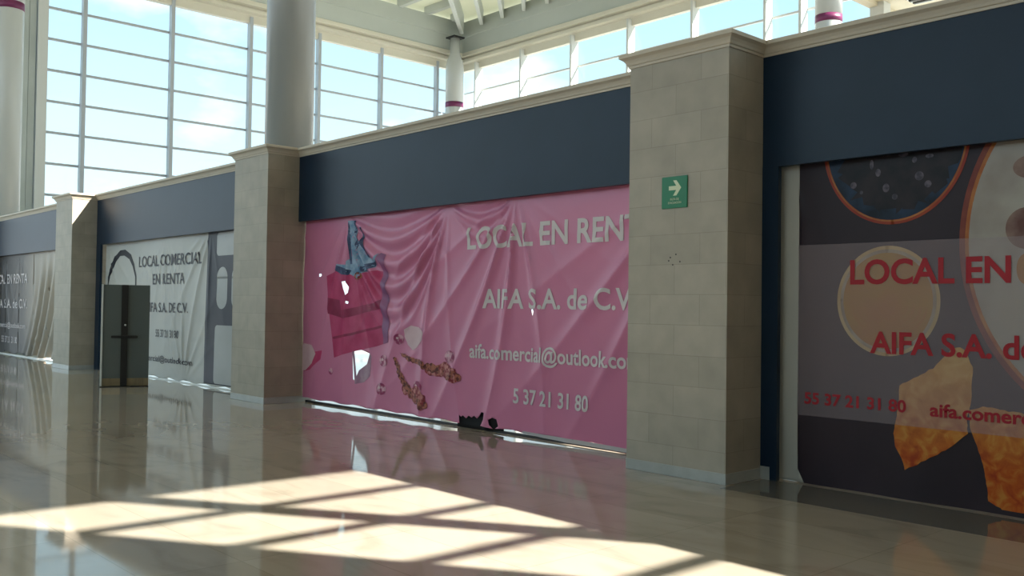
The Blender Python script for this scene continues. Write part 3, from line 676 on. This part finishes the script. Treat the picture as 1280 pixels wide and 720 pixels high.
for s, xl, xr, zb, cap in [('LOCAL EN RENTA', -32.0, -28.49, 2.07, .27), ('AIFA S.A. de C.V.', -31.9, -28.45, 1.36, .26), ('aifa.comercial@outlook.com', -31.9, -28.6, .79, .14), ('55 37 21 31 80', -30.95, -29.35, .35, .18)]:
    lettering(fb, text_bm(s, xl, xr, zb, cap, None, .012), cap, LETW, fbf, 4)
b = new(); box(b, qx0, qx1, YB-.03, YB+.0, .0, .025); obj('floor_strip', b, PANELEDGE, fb)

# ------------------------------------------------------------------ exit sign
sx0, sx1 = P(828, 242, YP)[0], P(860, 240, YP)[0]; sz0, sz1 = 2.51, 2.81
sg = thing('exit_sign', 'green evacuation route sign with white arrow on the pillar', 'sign', ((sx0+sx1)/2, YP, sz0))
b = new(); box(b, sx0, sx1, YP-.012, YP, sz0, sz1); bevel(b, .004, 2); obj('plate', b, GREEN, sg)
w_ = sx1-sx0; cx = (sx0+sx1)/2+.005
def flat_front(bm, m, name, y):
    for v in bm.verts: v.co.y = y
    ret = bmesh.ops.extrude_face_region(bm, geom=bm.faces[:])
    for v in [q for q in ret['geom'] if isinstance(q, bmesh.types.BMVert)]: v.co.y -= .0015
    return obj(name, bm, m, sg)
zc = sz0+.19; a = .072
ar = [(cx-a*.25, zc+a), (cx+a*.28, zc+a), (cx+a*1.05, zc), (cx+a*.28, zc-a), (cx-a*.25, zc-a), (cx+a*.25, zc-a*.27), (cx-a*.95, zc-a*.27), (cx-a*.95, zc+a*.27), (cx+a*.25, zc+a*.27)]
flat_front(loops_mesh([ar]), SIGNWHITE, 'arrow', YP-.012)
flat_front(text_bm('RUTA DE', cx-.05, cx+.05, sz0+.075, .02, None, .01), SIGNWHITE, 'lettering', YP-.012)
flat_front(text_bm('EVACUACIÓN', cx-.075, cx+.075, sz0+.042, .02, None, .01), SIGNWHITE, 'lettering', YP-.012)

# ------------------------------------------------------------------ grey upright panel
kx, ky = -17.75, 6.50
kp = thing('display_panel', 'freestanding dark grey upright panel with black post and crossbar, before the white banner', 'panel', (kx, ky, 0))
K = Matrix.Translation((kx, ky, 0)) @ Matrix.Rotation(math.atan2(.938, .345), 4, 'Z')   # local x to the right as seen, local -y towards the viewer
b = new(); box(b, -.36, .44, .03, .07, .15, 1.885, K); bevel(b, .004, 1); obj('panel', b, PANEL, kp)
b = new(); box(b, -.395, -.36, .005, .085, .0, 1.89, K); bevel(b, .004, 1); o = obj('edge_profile', b, PANELEDGE, kp); o['label'] = 'pale metal edge profile'
PLINTH = mottled('bronze_plinth', (.20, .15, .085), (.32, .25, .14), 9, .3, .6, stretch=(1, 1, .1))
b = new(); box(b, -.36, .44, .022, .078, .012, .15, K); bevel(b, .003, 1); o = obj('plinth', b, PLINTH, kp); o['label'] = 'bronze brown plinth strip'
b = new(); box(b, -.05, .065, -.02, .03, .012, 1.885, K); bevel(b, .006, 2); obj('post', b, BLACK, kp)
b = new(); box(b, -.22, .24, -.05, -.02, .895, .945, K); bevel(b, .008, 2); obj('crossbar', b, BLACK, kp)
b = new(); box(b, -.40, .44, -.16, .20, 0, .012, K); bevel(b, .003, 1); obj('base_plate', b, BLACK, kp)
b = new(); lathe(b, 0, 0, [(.018, 0), (.018, .01)], 14); bmesh.ops.transform(b, matrix=K @ Matrix.Translation((.02, -.02, 1.14)) @ Matrix.Rotation(math.pi/2, 4, 'X'), verts=b.verts[:]); o = obj('indicator', b, PANELEDGE, kp); o['label'] = 'small white dot on the post'
